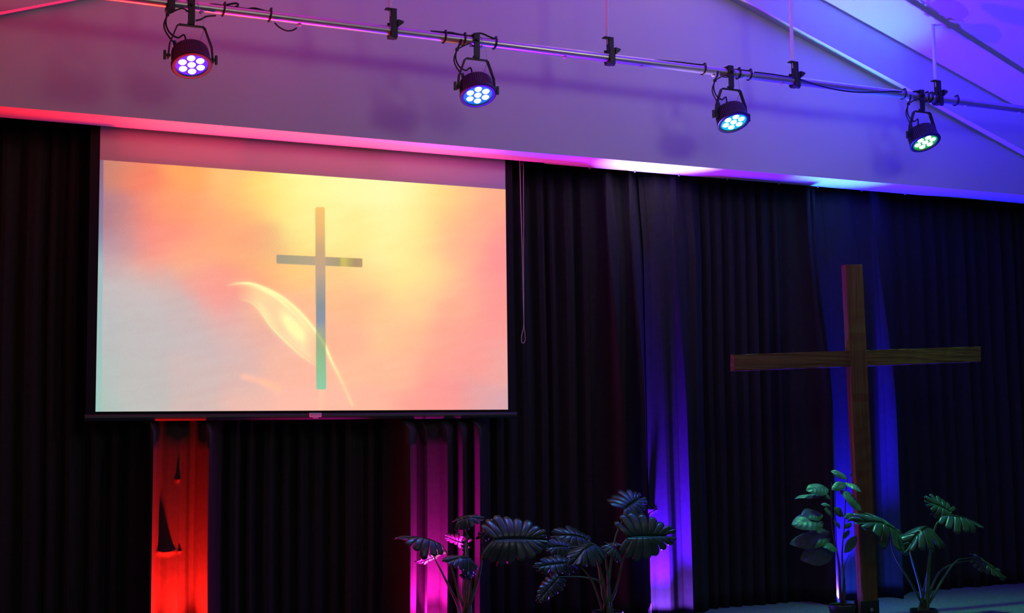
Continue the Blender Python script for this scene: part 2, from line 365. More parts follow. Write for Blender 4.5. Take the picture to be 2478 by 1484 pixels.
# swirl the sky a little so the bands run like smoke
wx = qx + 24 * (vnoise(qx / 90, qy / 55, 1) - .5) + 5 * (vnoise(qx / 28, qy / 22, 2) - .5)
wy = qy + 30 * (vnoise(qx / 110, qy / 50, 4) - .5) + 5 * (vnoise(qx / 40, qy / 18, 5) - .5)
col = np.zeros((qx.size, 3)); wt = np.zeros(qx.size)
for r_ in CPA:
    w_ = np.exp(-(((wx - r_[0]) / 52) ** 2 + ((wy - r_[1]) / 42) ** 2)) + 1e-7; col += w_[:, None] * r_[2:]; wt += w_
col /= wt[:, None]
st = vnoise(qx / 60 - qy / 90, qy / 14 + qx / 60, 8) - .5
col += st[:, None] * np.array([2, 4, 4])
def curve(pl, k=24): 
    return np.array([[p.x, p.y] for p in catmull([(a, b, 0) for a, b in pl], k)])
def dist(c):
    d = np.full(qx.size, 1e9); tt = np.zeros(qx.size)
    for i, (a, b) in enumerate(c):
        e = (qx - a) ** 2 + (qy - b) ** 2; k_ = e < d; d = np.where(k_, e, d); tt = np.where(k_, i / len(c), tt)
    return np.sqrt(d), tt
c1 = curve([(545, 692), (580, 686), (620, 690), (680, 718), (735, 766), (780, 826), (800, 870), (825, 920), (852, 980)])
c2 = curve([(575, 722), (615, 738), (655, 790), (690, 826), (730, 862), (772, 890)])
c3 = curve([(596, 690), (650, 708), (715, 762), (768, 826)])
glow = np.zeros(qx.size)
d1, t1 = dist(c1); glow += (.95 * np.exp(-(d1 / 2.6) ** 2) + .35 * np.exp(-(d1 / 7) ** 2)) * np.clip(t1 * 5, 0, 1) * np.clip((1.02 - t1) * 3, .35, 1)
d2, t2 = dist(c2); glow += (.6 * np.exp(-(d2 / 2.5) ** 2) + .25 * np.exp(-(d2 / 8) ** 2)) * np.sin(np.clip(t2, 0, 1) * PI) ** .7
d3, t3 = dist(c3); glow += .35 * np.exp(-(d3 / 4) ** 2) * np.sin(t3 * PI)
up = np.interp(qx, c1[:, 0], c1[:, 1]); lo = np.interp(qx, c2[:, 0], c2[:, 1], left=725, right=1000)
ins = np.clip((qy - up) / 6, 0, 1) * np.clip((lo - qy) / 10, 0, 1) * np.clip((qx - 570) / 60, 0, 1) * np.clip((790 - qx) / 60, 0, 1)
body = ins * (.52 + .95 * np.exp(-(((qx - 708) / 26) ** 2 + ((qy - 790 - (qx - 708) * .95) / 20) ** 2)) + .3 * (vnoise(qx / 20 - qy / 25, qy / 60 + qx / 70, 12) - .5))
glow = np.clip(glow + body, 0, 1.15)
sf, _t = dist(curve([(590, 912), (640, 926), (672, 942)]))
col += np.exp(-(sf / 9) ** 2)[:, None] * np.array([26, 8, -6])
lit = np.array([255, 252, 178.])
base_lit = col + np.clip(glow, 0, 1)[:, None] * (lit - col)
# the pale projected cross
def rbox(x, y, x0, y0, x1, y1, rad):
    dx = np.maximum(np.maximum(x0 + rad - x, x - x1 + rad), 0); dy = np.maximum(np.maximum(y0 + rad - y, y - y1 + rad), 0)
    return rad - np.sqrt(dx * dx + dy * dy)
xs_ = qx - (qy - 501) * (3 / 442); ys_ = qy - (qx - 668) * (9.5 / 209)
sdv = rbox(xs_, qy, 762, 501.5, 786, 943.5, 5); sdh = rbox(qx, ys_, 668, 616, 877, 638, 4)
inside = np.clip(np.maximum(sdv, sdh) / 1.2 + .3, 0, 1)
kv = np.array([500, 560, 610, 660, 705, 740, 775, 800, 840, 880, 945])
cv = np.array([[252, 198, 112], [238, 184, 118], [205, 168, 126], [196, 166, 140], [166, 156, 146], [140, 148, 152], [138, 150, 166], [160, 166, 152], [150, 176, 138], [140, 192, 146], [140, 204, 168]], float)
ccol = np.stack([np.interp(qy, kv, cv[:, i]) for i in range(3)], 1)
kh = np.array([668, 700, 760, 800, 820, 826, 834, 846, 860, 880])
ch = np.array([[158, 148, 124], [166, 154, 122], [178, 160, 128], [172, 152, 122], [168, 150, 112], [186, 184, 84], [208, 178, 96], [176, 160, 92], [172, 140, 100], [178, 146, 108]], float)
hcol = np.stack([np.interp(qx, kh, ch[:, i]) for i in range(3)], 1)
ccol = np.where((sdv > 0)[:, None], ccol, hcol + 8)
ccol = ccol + (np.clip(glow, 0, 1) * .40)[:, None] * (np.array([215, 225, 120.]) - ccol)
fin = base_lit * (1 - inside[:, None]) + ccol * inside[:, None]
# pale overscan strip on the left rim
kl = np.clip((250 - (qy - 390) * .0066 - qx) / 1.5 + .5, 0, 1)
rim = np.stack([np.interp(qy, [390, 560, 640, 1000], v) for v in ([140, 135, 160, 160], [100, 135, 188, 200], [135, 165, 192, 190])], 1)
fin = fin * (1 - kl[:, None]) + rim * kl[:, None]
fin = np.clip(fin + rs.randn(qx.size, 1) * 1.2, 0, 255) / 255.
linc = np.where(fin < .04045, fin / 12.92, ((fin + .055) / 1.055) ** 2.4)
me = bpy.data.meshes.new('projected_picture')
idx = np.arange(NX * NZ).reshape(NZ, NX)
quads = np.stack([idx[:-1, :-1], idx[:-1, 1:], idx[1:, 1:], idx[1:, :-1]], -1).reshape(-1, 4)
loc0 = np.array([(sx0 + sx1) / 2, Y_SCREEN, bz])
vv = pts.copy(); vv[:, 1] = Y_SCREEN - .0025; vv -= loc0
me.vertices.add(len(vv)); me.vertices.foreach_set('co', vv.astype(np.float32).ravel())
me.loops.add(quads.size); me.loops.foreach_set('vertex_index', quads.ravel().astype(np.int32))
me.polygons.add(len(quads)); me.polygons.foreach_set('loop_start', np.arange(0, quads.size, 4, dtype=np.int32)); me.polygons.foreach_set('loop_total', np.full(len(quads), 4, dtype=np.int32))
me.update(calc_edges=True); me.validate()
at = me.color_attributes.new('picture', 'FLOAT_COLOR', 'POINT')
at.data.foreach_set('color', np.concatenate([linc, np.ones((len(linc), 1))], 1).astype(np.float32).ravel())
mp = bpy.data.materials.new('picture_emission'); mp.use_nodes = True
nt = mp.node_tree; b = nt.nodes['Principled BSDF']; a_ = nt.nodes.new('ShaderNodeVertexColor'); a_.layer_name = 'picture'
b.inputs['Base Color'].default_value = (.02, .02, .02, 1); b.inputs['Roughness'].default_value = .9; b.inputs['Specular IOR Level'].default_value = 0
nt.links.new(a_.outputs['Color'], b.inputs['Emission Color']); b.inputs['Emission Strength'].default_value = 1.0  # the surface itself emits the picture, standing in for a projector's light
PIC_STR = b.inputs['Emission Strength']
me.materials.append(mp)
pic = bpy.data.objects.new('projected_picture', me); COL.objects.link(pic); pic.parent = scr
pic['label'] = 'glowing yellow and pink sky picture with a pale cross'
# weighted bottom bar
zb0, zb1 = W(740, 1016, Y_SCREEN - .012).z, W(740, 1000, Y_SCREEN - .012).z
m = MB(); hb = (zb1 - zb0) / 2; zc = (zb0 + zb1) / 2; prof_ = []
for k in range(16):
    an = 2 * PI * k / 16; prof_.append((Y_SCREEN + .004 + .017 * math.cos(an) * (1.0), zc + hb * max(-1, min(1, 1.25 * math.sin(an)))))
n = len(prof_); xs2 = (bx0 - .004, bx1 + .004)
vs = [(x, y, z) for x in xs2 for y, z in prof_]
m.add(vs, [(k, (k + 1) % n, n + (k + 1) % n, n + k) for k in range(n)] + [tuple(range(n))[::-1], tuple(range(n, 2 * n))])
child(m.build('bottom_bar', M_bar), scr)
b0 = W(749, 1005.5, Y_SCREEN - .016); b1 = W(778, 1005.5, Y_SCREEN - .016)
bw = b1.x - b0.x; bc = (b0 + b1) / 2
badge = child(MB().box((bc.x, Y_SCREEN - .015, bc.z + .002), (bw, .004, .022), bev=.001).build('badge', M_stick), scr)
badge['label'] = 'small silver badge on the bottom bar'
def text(body, size, loc, m, parent, name='lettering'):
    cu = bpy.data.curves.new(name, 'FONT'); cu.body = body; cu.size = size; cu.align_x = 'CENTER'; cu.align_y = 'CENTER'; cu.extrude = .0003
    t = bpy.data.objects.new(name, cu); me_ = bpy.data.meshes.new_from_object(t); bpy.data.objects.remove(t)
    me_.transform(Matrix.Translation(Vector(loc)) @ Matrix.Rotation(PI / 2, 4, 'X')); me_.materials.clear(); me_.materials.append(m)
    o = bpy.data.objects.new(name, me_); COL.objects.link(o); o.parent = parent; return o
lt = text('DA-LITE', .0145, (bc.x, Y_SCREEN - .0178, bc.z + .002), M_ink, badge)
child(MB().box((bc.x, Y_SCREEN - .0155, bc.z - .0135), (bw * .45, .003, .0045), bev=.0008).build('badge_strip', M_stick), scr)

# ------------------------------------------------------------------ lighting pipe
PR = .0245
pipe = thing('lighting_pipe', (3.5, Y_PIPE, Z_PIPE), 'long silver pipe carrying the stage lights across the bulkhead', 'pipe')
xe = (Z_PIPE + .05 - DZ - rA.z) / sl + rA.x; xs_l = (Z_PIPE + .05 - DZ - lA.z) / slL + lA.x
xp0, xp1 = max(-.6, xs_l), min(W(2478, 276, Y_PIPE).x + .9, xe); print('pipe', xs_l, xe, PX((xe, Y_PIPE, Z_PIPE)))
child(MB().tube([(xp0 + (xp1 - xp0) * k / 24, Y_PIPE, Z_PIPE) for k in range(25)], PR, 24).build('tube', M_alu), pipe)
for px, py in ((488, 37), (725, 66), (950, 93), (1165, 117), (1366, 140), (1552, 163), (1726, 186), (1891, 206), (2049, 228), (2198, 247), (2337, 266), (2468, 283)):
    x = W(px, py, Y_PIPE).x
    child(MB().lathe([(.0, -.007), (.008, -.006), (.012, -.001), (.012, .004)], Matrix.Translation((x, Y_PIPE, Z_PIPE - PR - .003)), 14).build('clip', M_clip, smooth=True), pipe)

# hanger rods
HL = ['hanger clamp at the far left of the pipe, its rod cut off by the frame', 'white hanger rod between the first two stage lights from the left', 'white hanger rod midway between the azure lamp and the cyan lamp',
      'long white hanger rod between the cyan lamp and the green lamp', 'short white hanger rod under the sloping ceiling beside the green lamp']
def hanger(px, py, label):
    x = W(px, py, Y_PIPE).x; zc = ceil_z(x) - .001
    t = thing('hanger_rod', (x, Y_PIPE, Z_PIPE), label, 'hanger', 'rods holding up the lighting pipe')
    o = Vector((x - .008, Y_PIPE, 0))
    child(MB().tube([(o.x, o.y, Z_PIPE + .115), (o.x, o.y, zc)], .0105, 12).build('rod', M_rod), t)
    child(MB().tube([(o.x, o.y, Z_PIPE + .075), (o.x, o.y, Z_PIPE + .135)], .0055, 6).lathe([(.011, 0), (.011, .010)], Matrix.Translation((o.x, o.y, Z_PIPE + .116)), 6).build('bolt', M_steel), t)
    c = MB().box((x + .008, Y_PIPE - .0, Z_PIPE + .065), (.030, .034, .10), bev=.003)
    c.box((x - .006, Y_PIPE, Z_PIPE + .112), (.056, .034, .007), bev=.002)
    c.box((x + .004, Y_PIPE - .031, Z_PIPE + .006), (.034, .009, .09), bev=.003)
    c.box((x + .004, Y_PIPE + .031, Z_PIPE + .010), (.034, .009, .08), bev=.003)
    c.box((x + .002, Y_PIPE - .006, Z_PIPE - .034), (.038, .060, .012), bev=.003)
    c.box((x - .004, Y_PIPE - .026, Z_PIPE - .041), (.042, .022, .010), Matrix.Rotation(.25, 3, 'Y'), bev=.003)
    child(c.build('clamp', M_blk), t)
    k = MB().tube([(x + .018, Y_PIPE - .037, Z_PIPE + .034), (x + .040, Y_PIPE - .037, Z_PIPE + .034)], .006, 8)
    k.add([(x + .020, Y_PIPE - .037 + s_, Z_PIPE + zz) if i == 0 else (x + .050, Y_PIPE - .037 + s_, Z_PIPE + zz) for s_ in (-.005, .005) for i, zz in ((0, .052), (1, .046), (1, .036), (0, .012))], [(0, 1, 2, 3), (7, 6, 5, 4), (0, 4, 5, 1), (1, 5, 6, 2), (2, 6, 7, 3), (3, 7, 4, 0)])
    child(k.build('wing_knob', M_plastic), t)
for (px, py), l in zip(((410, 12), (948, 72), (1474, 138), (1922, 197), (2268, 243)), HL): hanger(px, py, l)

# ------------------------------------------------------------------ stage lights
def glow_mat(name, col, s_):
    m = bpy.data.materials.new(name); m.use_nodes = True; nt = m.node_tree; b = nt.nodes['Principled BSDF']
    tc = nt.nodes.new('ShaderNodeTexCoord'); t = nt.nodes.new('ShaderNodeTexNoise'); t.inputs['Scale'].default_value = 30
    mx = nt.nodes.new('ShaderNodeMixRGB'); mx.inputs['Color1'].default_value = (*col, 1); mx.inputs['Color2'].default_value = (*[c * .92 for c in col], 1)
    nt.links.new(tc.outputs['Object'], t.inputs['Vector']); nt.links.new(t.outputs['Fac'], mx.inputs['Fac']); nt.links.new(mx.outputs['Color'], b.inputs['Emission Color'])
    b.inputs['Base Color'].default_value = (.02, .02, .02, 1); b.inputs['Emission Strength'].default_value = s_; b.inputs['Roughness'].default_value = .3
    return m
LAMPS = [  # px on the pipe, lens colour, plate colour, spot colour, label
    (463, (.80, .82, 1), (.09, .02, 1.0), (.10, .06, 1.0), 'black stage light with violet-blue lenses, above the screen\'s left half'),
    (1153, (.62, .98, 1), (.0, .17, 1.0), (.06, .26, 1.0), 'black stage light with azure lenses, above the screen\'s right edge'),
    (1765, (.66, 1, 1), (.0, .50, .92), (.05, .60, .90), 'black stage light with cyan lenses, hanging above the bulkhead between two rods'),
    (2229, (.82, 1, .80), (.01, .42, .05), (.12, .95, .22), 'black stage light with green lenses, furthest along the pipe'),
]
TILT = math.radians(26)
def stage_light(i, px, lc, pc, sc_, label, yaw=0.0):
    x = W(px, {463: 17, 1153: 101, 1765: 177, 2229: 240}[px], Y_PIPE).x - (.005, .012, .010, .020)[i]
    t = thing('stage_light', (x, Y_PIPE, Z_PIPE), label, 'stage light', 'stage lights hanging from the pipe')
    def at(mb, name, m, **k):
        o = mb.build(name, m, t, **k); return o
    hk = MB().box((0, -.031, -.032), (.032, .012, .118), bev=.002)
    hk.box((0, -.002, .030), (.032, .068, .010), bev=.002); hk.box((0, .029, .006), (.032, .010, .055), bev=.002)
    hk.box((0, -.022, -.092), (.030, .028, .016), bev=.002)
    hk.tube([(.0, -.038, -.003), (.0, -.052, -.003)], .008, 8)
    at(hk, 'hook_clamp', M_blk)
    yk = MB(); zt_ = -.104; arms = [(-.106, -.272), (-.099, -.20), (-.066, -.112), (-.056, zt_), (.056, zt_), (.066, -.112), (.099, -.20), (.106, -.272)]
    for (xa, za), (xb, zb) in zip(arms[:-1], arms[1:]):
        d = Vector((xb - xa, 0, zb - za)); yk.box(((xa + xb) / 2, -.022, (za + zb) / 2), (d.length + .006, .024, .006), Matrix.Rotation(-math.atan2(d.z, d.x), 3, 'Y'), bev=.0015)
    at(yk, 'yoke', M_blk)
    # housing: axis = beam direction, tilted down and a little towards the hall
    M = Matrix.Translation((0, -.022, -.258)) @ Matrix.Rotation(yaw, 4, 'Z') @ Matrix.Rotation(-TILT, 4, 'X') @ Matrix.Rotation(PI, 4, 'X')   # +z = outwards
    n = 96
    rib = lambda k, z: (1.0 if (k % 2 == 0) else .965) if (-.05 < z < .033) else 1.0
    hs = MB().lathe([(.050, -.056), (.066, -.053), (.080, -.046), (.087, -.035), (.090, .0), (.092, .030), (.094, .034), (.096, .038), (.096, .050), (.090, .053), (.077, .053), (.076, .044)], M, n, rib)
    h = at(hs, 'housing', M_blk)
    pl = at(MB().lathe([(.0, .0445), (.0765, .0445)], M, 40), 'lens_plate', glow_mat('lens_plate_glow', pc, 1.0))
    led_m = glow_mat('led_glow', lc, 3.0)
    for q in [(0, 0)] + [(.047 * math.cos(a * PI / 3 + .80), .047 * math.sin(a * PI / 3 + .80)) for a in range(6)]:
        at(MB().lathe([(.0, .053), (.009, .052), (.016, .0495), (.0192, .0452)], M @ Matrix.Translation((q[0], q[1], 0)), 18), 'led_lens', led_m, smooth=True)
    for s_ in (-1, 1):
        kb = MB().tube([(s_ * .094, -.022, -.258), (s_ * .122, -.022, -.258)], .008, 10)
        kb.box((s_ * .121, -.022, -.258), (.012, .016, .046), bev=.003)
        at(kb, 'tilt_knob', M_plastic)
    # safety wire and power leads
    hz = M @ Vector((0, 0, -.055))
    sw = catmull([(.030, -.010, .028), (.034, -.036, -.01), (.055, -.030, -.07), (.058, -.022, -.12), (.052, -.012, -.15), tuple(hz + Vector((.03, 0, .002)))], 6)
    at(MB().tube(sw, .0013, 6), 'safety_wire', M_steel)
    ld = MB()
    ld.tube(catmull([(-.075, -.012, .016), (-.090, -.030, -.030), (-.112, -.030, -.062), (-.118, -.026, -.110), (-.098, -.022, -.150), (-.060, -.020, -.168), (-.030, -.018, -.152), tuple(hz + Vector((-.012, 0, .0)))], 8), .0042, 8)
    ld.tube(catmull([(-.082, -.010, .012), (-.099, -.034, -.030), (-.112, -.032, -.066), (-.126, -.022, -.120), (-.100, -.014, -.168), tuple(hz + Vector((-.045, 0, -.004)))], 8), .0038, 8)
    ld.tube(catmull([(-.012, -.034, -.040), (-.045, -.040, -.030), (-.080, -.036, -.045), (-.112, -.031, -.064)], 8), .0036, 8)
    ld.box((-.112, -.031, -.065), (.016, .016, .016), bev=.004)
    at(ld, 'power_lead', M_rub)
    pg = MB().tube([tuple(hz + Vector((-.062, .0, -.01))), tuple(hz + Vector((-.072, .0, .030)))], [.010, .009], 10)
    at(pg, 'plug', mat('plug_blue', (.03, .04, .16), .4, noise=(20, .1)))
    # its light
    ld_ = bpy.data.lights.new('stage_light_beam', 'SPOT'); ld_.color = sc_; ld_.energy = PAR_W[i]; ld_.spot_size = math.radians(104); ld_.spot_blend = 1.0; ld_.shadow_soft_size = .05
    lo = bpy.data.objects.new('stage_light_beam', ld_); COL.objects.link(lo); lo.parent = t
    lo.matrix_local = M @ Matrix.Translation((0, 0, .075)) @ Matrix.Rotation(PI, 4, 'X')
    return t
PAR_W = [90, 140, 150, 240]
for i, (px, lc, pc, sc_, lab) in enumerate(LAMPS): stage_light(i, px, lc, pc, sc_, lab, yaw=(.05, -.06, .02, .0)[i])

# ------------------------------------------------------------------ cables along the pipe and the ties that hold them
def on_pipe(px, py, dy=-.012): return W(px, py, Y_PIPE + dy)
def cable(pl, label, r=.0042, extra=(), dy=-.014):
    pts_ = [on_pipe(*p, dy) for p in pl]
    m = MB().tube(catmull(pts_, 8), r, 8)
    for e in extra: m.tube(catmull([on_pipe(*p) for p in e], 8), r, 8)
    tag(m.build('power_cable', M_rub, loc=pts_[0]), label, 'cable', 'black cables along the lighting pipe')
cable([(502, 11), (520, 11), (541, 14), (570, 18), (600, 22), (628, 25), (653, 29), (676, 33)], 'black cable with a small loop on the pipe, right of the violet-blue lamp', .005, [[(541, 14), (556, 10), (572, 8), (576, 13), (566, 18), (552, 16)], [(598, 22), (616, 20), (640, 26)]])
cable([(474, 50), (486, 47), (500, 40), (522, 38)], 'short black cable end under the pipe beside the violet-blue lamp', .0045)
cable([(664, 55), (676, 66), (692, 74), (706, 74), (718, 68)], 'thin black cable drooping under the pipe left of the second rod', .0040)
cable([(1042, 75.5), (1074, 78), (1092, 79), (1110, 83), (1140, 87), (1148, 82), (1165, 81), (1182, 88), (1197, 94)], 'black cable lying over the pipe above the azure lamp', .005)
cable([(1552, 144), (1590, 146), (1640, 150), (1680, 155), (1700, 157)], 'black cable on the pipe left of the cyan lamp', .0042)
cable([(1776, 168), (1800, 170), (1815, 172)], 'short black cable over the pipe right beside the cyan lamp', .0042)
cable([(1826, 175), (1862, 179), (1895, 184), (1924, 188), (1945, 195), (1985, 208), (2030, 218), (2075, 223), (2120, 223), (2160, 221), (2182, 222)], 'long black cable sagging from the pipe between the cyan and green lamps', .0048, dy=-.032)
cable([(2204, 228), (2210, 222), (2220, 221), (2228, 226), (2236, 231), (2250, 233), (2268, 236)], 'black cable coiled over the pipe at the green lamp', .0046)
cable([(2312, 242), (2330, 244)], 'stub of black cable on the pipe near the right end', .0036)
cable([(2440, 263), (2460, 264), (2490, 267)], 'black cable leaving the frame on the pipe at right', .0042)
TIES = [(541, 'left of the small cable loop'), (653, 'right of the small cable loop'), (1075, 'first of three before the azure lamp'), (1122, 'hard left of the azure lamp clamp'), (1197, 'right of the azure lamp clamp'),
        (1702, 'left of the cyan lamp clamp'), (1786, 'hard right of the cyan lamp clamp'), (1813, 'second to the right of the cyan lamp clamp'), (2186, 'left of the green lamp clamp'),
        (2241, 'hard right of the green lamp, first of three'), (2251, 'right of the green lamp, middle of three'), (2261, 'right of the green lamp, last of three'), (2313, 'nearest the right end of the pipe')]
for px, wh in TIES:
    x = W(px, np.interp(px, [463, 1113, 1749, 2298], [17, 95.5, 174.5, 250]), Y_PIPE).x
    m = MB(); ring = [(x + .010 * math.sin(a) * .4, Y_PIPE + (PR + .004) * math.cos(a), Z_PIPE + .002 + (PR + .006) * math.sin(a)) for a in [2 * PI * k / 28 for k in range(28)]]
    m.tube(ring, .0046, 8, closed=True); m.box((x + .004, Y_PIPE - .010, Z_PIPE + PR + .008), (.010, .016, .010), bev=.002)
    tag(m.build('cable_tie', M_plastic, loc=(x, Y_PIPE, Z_PIPE)), 'black cable tie around the silver pipe, ' + wh, 'cable tie', 'cable ties around the lighting pipe')

# ------------------------------------------------------------------ wooden cross
YX = 6.20; TH = .046
cr = thing('wooden_cross', (W(2106, 1490, YX).x, YX, Z_STAGE), 'tall rough wooden cross standing on the stage right of the screen', 'cross')
tl, tr_, bl, br = W(2047, 640, YX), W(2088, 640, YX), W(2086, 1440, YX), W(2125, 1440, YX)
def slab(c4, y0, th, bev=.003, extend=None, dent=None):
    m = MB(); bm = bmesh.new()
    v = [bm.verts.new((p.x, y0 + d, p.z)) for d in (0, th) for p in c4]
    for f in ((0, 1, 2, 3), (7, 6, 5, 4), (0, 4, 5, 1), (1, 5, 6, 2), (2, 6, 7, 3), (3, 7, 4, 0)): bm.faces.new([v[i] for i in f])
    bmesh.ops.bevel(bm, geom=bm.edges[:], offset=bev, segments=2, affect='EDGES')
    bmesh.ops.subdivide_edges(bm, edges=[e for e in bm.edges if e.calc_length() > .3], cuts=40, use_grid_fill=True)
    r = random.Random(5)
    for q in bm.verts: q.co += Vector((r.uniform(-1, 1), r.uniform(-1, 1), r.uniform(-1, 1))) * .0007
    bm.verts.index_update(); m.add([q.co for q in bm.verts], [[q.index for q in f.verts] for f in bm.faces]); bm.free(); return m
sb = (bl.z - Z_STAGE) / (tl.z - bl.z)
bl2 = bl + (bl - tl) * sb; br2 = br + (br - tr_) * sb
child(slab([bl2, br2, tr_, tl], YX, TH).build('upright', M_woodv), cr)
aL, aR, aR2, aL2 = W(1777, 858, YX + .004), W(2375, 838.5, YX + .004), W(2375, 876, YX + .004), W(1777, 898, YX + .004)
child(slab([aL2, aR2, aR, aL], YX + .005, TH - .006).build('crossbar', M_woodh), cr)
bk = MB(); bx = (W(2083, 1470, YX - .006).x + W(2127, 1470, YX - .006).x) / 2; bwid = W(2127, 1470, YX).x - W(2083, 1470, YX).x
ztop = W(2105, 1454, YX - .006).z
bk.box((bx, YX - .006, (ztop + Z_STAGE) / 2), (bwid, .006, ztop - Z_STAGE), bev=.0015)
bk.box((bx, YX + TH + .006, (ztop + Z_STAGE) / 2), (bwid, .006, ztop - Z_STAGE), bev=.0015)
bk.box((bx, YX + .02, Z_STAGE + .004), (.26, .30, .008), bev=.002)
child(bk.build('base_bracket', M_blk), cr)
pb = W(2109, 1476, YX - .012)
child(MB().lathe([(.011, 0), (.011, .004), (.008, .004), (.008, .001)], Matrix.Translation(pb) @ Matrix.Rotation(PI / 2, 4, 'X'), 20).build('bolt_ring', M_steel), cr)

# ------------------------------------------------------------------ plants
def frame(base, tip, nh):
    e1 = (tip - base); L = e1.length; e1.normalize()
    nn = Vector(nh); nn = (nn - e1 * nn.dot(e1)).normalized(); e2 = nn.cross(e1)
    return e1, e2, nn, L
def monstera_blade(base, tip, nh, wid, arch=.06, droop=.25, lobes=7, seed=0, fold=.0, gap=.30):
    """heart-shaped split leaf; wid = half width / length"""
    e1, e2, nn, L = frame(base, tip, nh); r = random.Random(seed); m = MB()
    K, Sn = 5, 8
    for side in (-1, 1):
        for i in range(lobes):
            lr = 1 + r.uniform(-.08, .08); lz = r.uniform(-.4, 1.8); cut = r.uniform(.38, .60)
            vs = []
            for k in range(K):
                kk = k / (K - 1)
                for j in range(Sn):
                    s_ = j / (Sn - 1)
                    g = smooth01((s_ - cut) / .35) * gap * .5
                    k2 = .5 + (kk - .5) * (1 - g) 
                    t = (i + k2) / lobes
                    phi = math.radians(138 - 116 * t ** .85)
                    w_ = wid * L * (math.sin(PI * (.17 + .70 * t)) ** .75) * lr * (1 - .13 * (2 * kk - 1) ** 2 * s_)
                    if i == lobes - 1: w_ *= 1 - .18 * kk
                    u = t * L * .80 + w_ * s_ * math.cos(phi + .25 * s_ * (1 - t)); v = w_ * s_ * math.sin(phi - .25 * s_)
                    z = arch * L * 4 * t * (1 - t) - droop * L * (.9 * t * t * .6) - fold * v - droop * L * .9 * (v / L) ** 2 * 2
                    z += .010 * L * (1 - (2 * kk - 1) ** 2) * s_ - .024 * L * (1 - s_) ** 6
                    z -= .05 * L * s_ ** 3 * lz
                    vs.append(base + e1 * u + e2 * (v * side) + nn * z)
            m.add(vs, [(a * Sn + b, (a + 1) * Sn + b, (a + 1) * Sn + b + 1, a * Sn + b + 1) for a in range(K - 1) for b in range(Sn - 1)], True)
    return m
def oval_blade(base, tip, nh, wid, arch=.08, droop=.15, seed=0, fold=.12):
    e1, e2, nn, L = frame(base, tip, nh); r = random.Random(seed); m = MB(); NT, NS = 30, 13; vs = []
    for i in range(NT):
        t = i / (NT - 1); w_ = .74 * wid * L * max(.0, math.sin(PI * t ** .85)) ** .75 * (.75 + .35 * t)
        if i in (0,): w_ = .004
        if i == NT - 1: w_ = .003
        for j in range(NS):
            s_ = 2 * j / (NS - 1) - 1
            v = w_ * s_
            z = arch * L * 4 * t * (1 - t) - droop * L * t * t + fold * abs(v) + .009 * L * math.cos(2 * PI * (t * 6.5 - abs(s_) * 1.1)) * min(1, abs(s_) * 3) * (1 - abs(s_) ** 3) - .30 * abs(v) * abs(s_) + .02 * L * math.sin(9 * t + seed) * abs(s_)
            vs.append(base + e1 * (t * L + .10 * abs(v)) + e2 * v + nn * z)
    m.add(vs, [(a * NS + b, (a + 1) * NS + b, (a + 1) * NS + b + 1, a * NS + b + 1) for a in range(NT - 1) for b in range(NS - 1)], True)
    return m
def pot_at(t, c, rim, h, r0):
    prof_ = [(r0 * .74, 0), (r0 * .78, .004), (r0 * .95, h - .03), (r0 * .96, h - .024), (r0, h - .022), (r0 * 1.01, h - .002), (r0 * .97, h), (r0 * .93, h - .003), (r0 * .91, h - .02)]
    M = Matrix.Translation((c.x, c.y, Z_STAGE))
    child(MB().lathe(prof_, M, 36).build('pot', M_pot, smooth=False), t)
    child(MB().lathe([(.0, h - .010), (r0 * .5, h - .012), (r0 * .92, h - .018)], M, 24).build('soil', M_soil), t)
def plant(name, label, group, Yc, base_px, rim_z, r0, leaves, kind, stem_r=.0055):
    c = W(base_px[0], base_px[1], Yc); c.z = Z_STAGE
    t = thing(name, c, label, 'plant', group); h = rim_z - Z_STAGE
    pot_at(t, c, rim_z, h, r0)
    for q, lf in enumerate(leaves):
        b_, t_, dyb, dyt, nh, wid, kw, path = lf
        B = W(b_[0], b_[1], Yc + dyb); T_ = W(t_[0], t_[1], Yc + dyt)
        ps = [W(p[0], p[1], Yc + dyb * (1 - (k + 1) / (len(path) + 1))) for k, p in enumerate(path)]
        ang = q * 2.4; root = Vector((c.x + r0 * .35 * math.cos(ang), c.y + r0 * .35 * math.sin(ang), rim_z - .014))
        full = catmull([root] + ps[::-1] + [B], 7); nn_ = len(full)
        rr = [stem_r * (1.9 - 1.35 * min(1, k / (nn_ * .75))) for k in range(nn_)]
        st_ = child(MB().tube(full, rr, 8).build('stem', M_stem), t)
        blade = monstera_blade(B, T_, nh, wid, seed=q + int(base_px[0]), **kw)
        bo = blade.build('leaf', M_mon, st_, merge=True, solid=.0012)
    return t
def c5(x, y): return (930 + x / 3.304, 1140 + y / 3.304)
def c6(x, y): return (1740 + x / 3.358, 1100 + y / 3.358)
UP = (0, 0, 1); FR = (-.1, -1, .25)
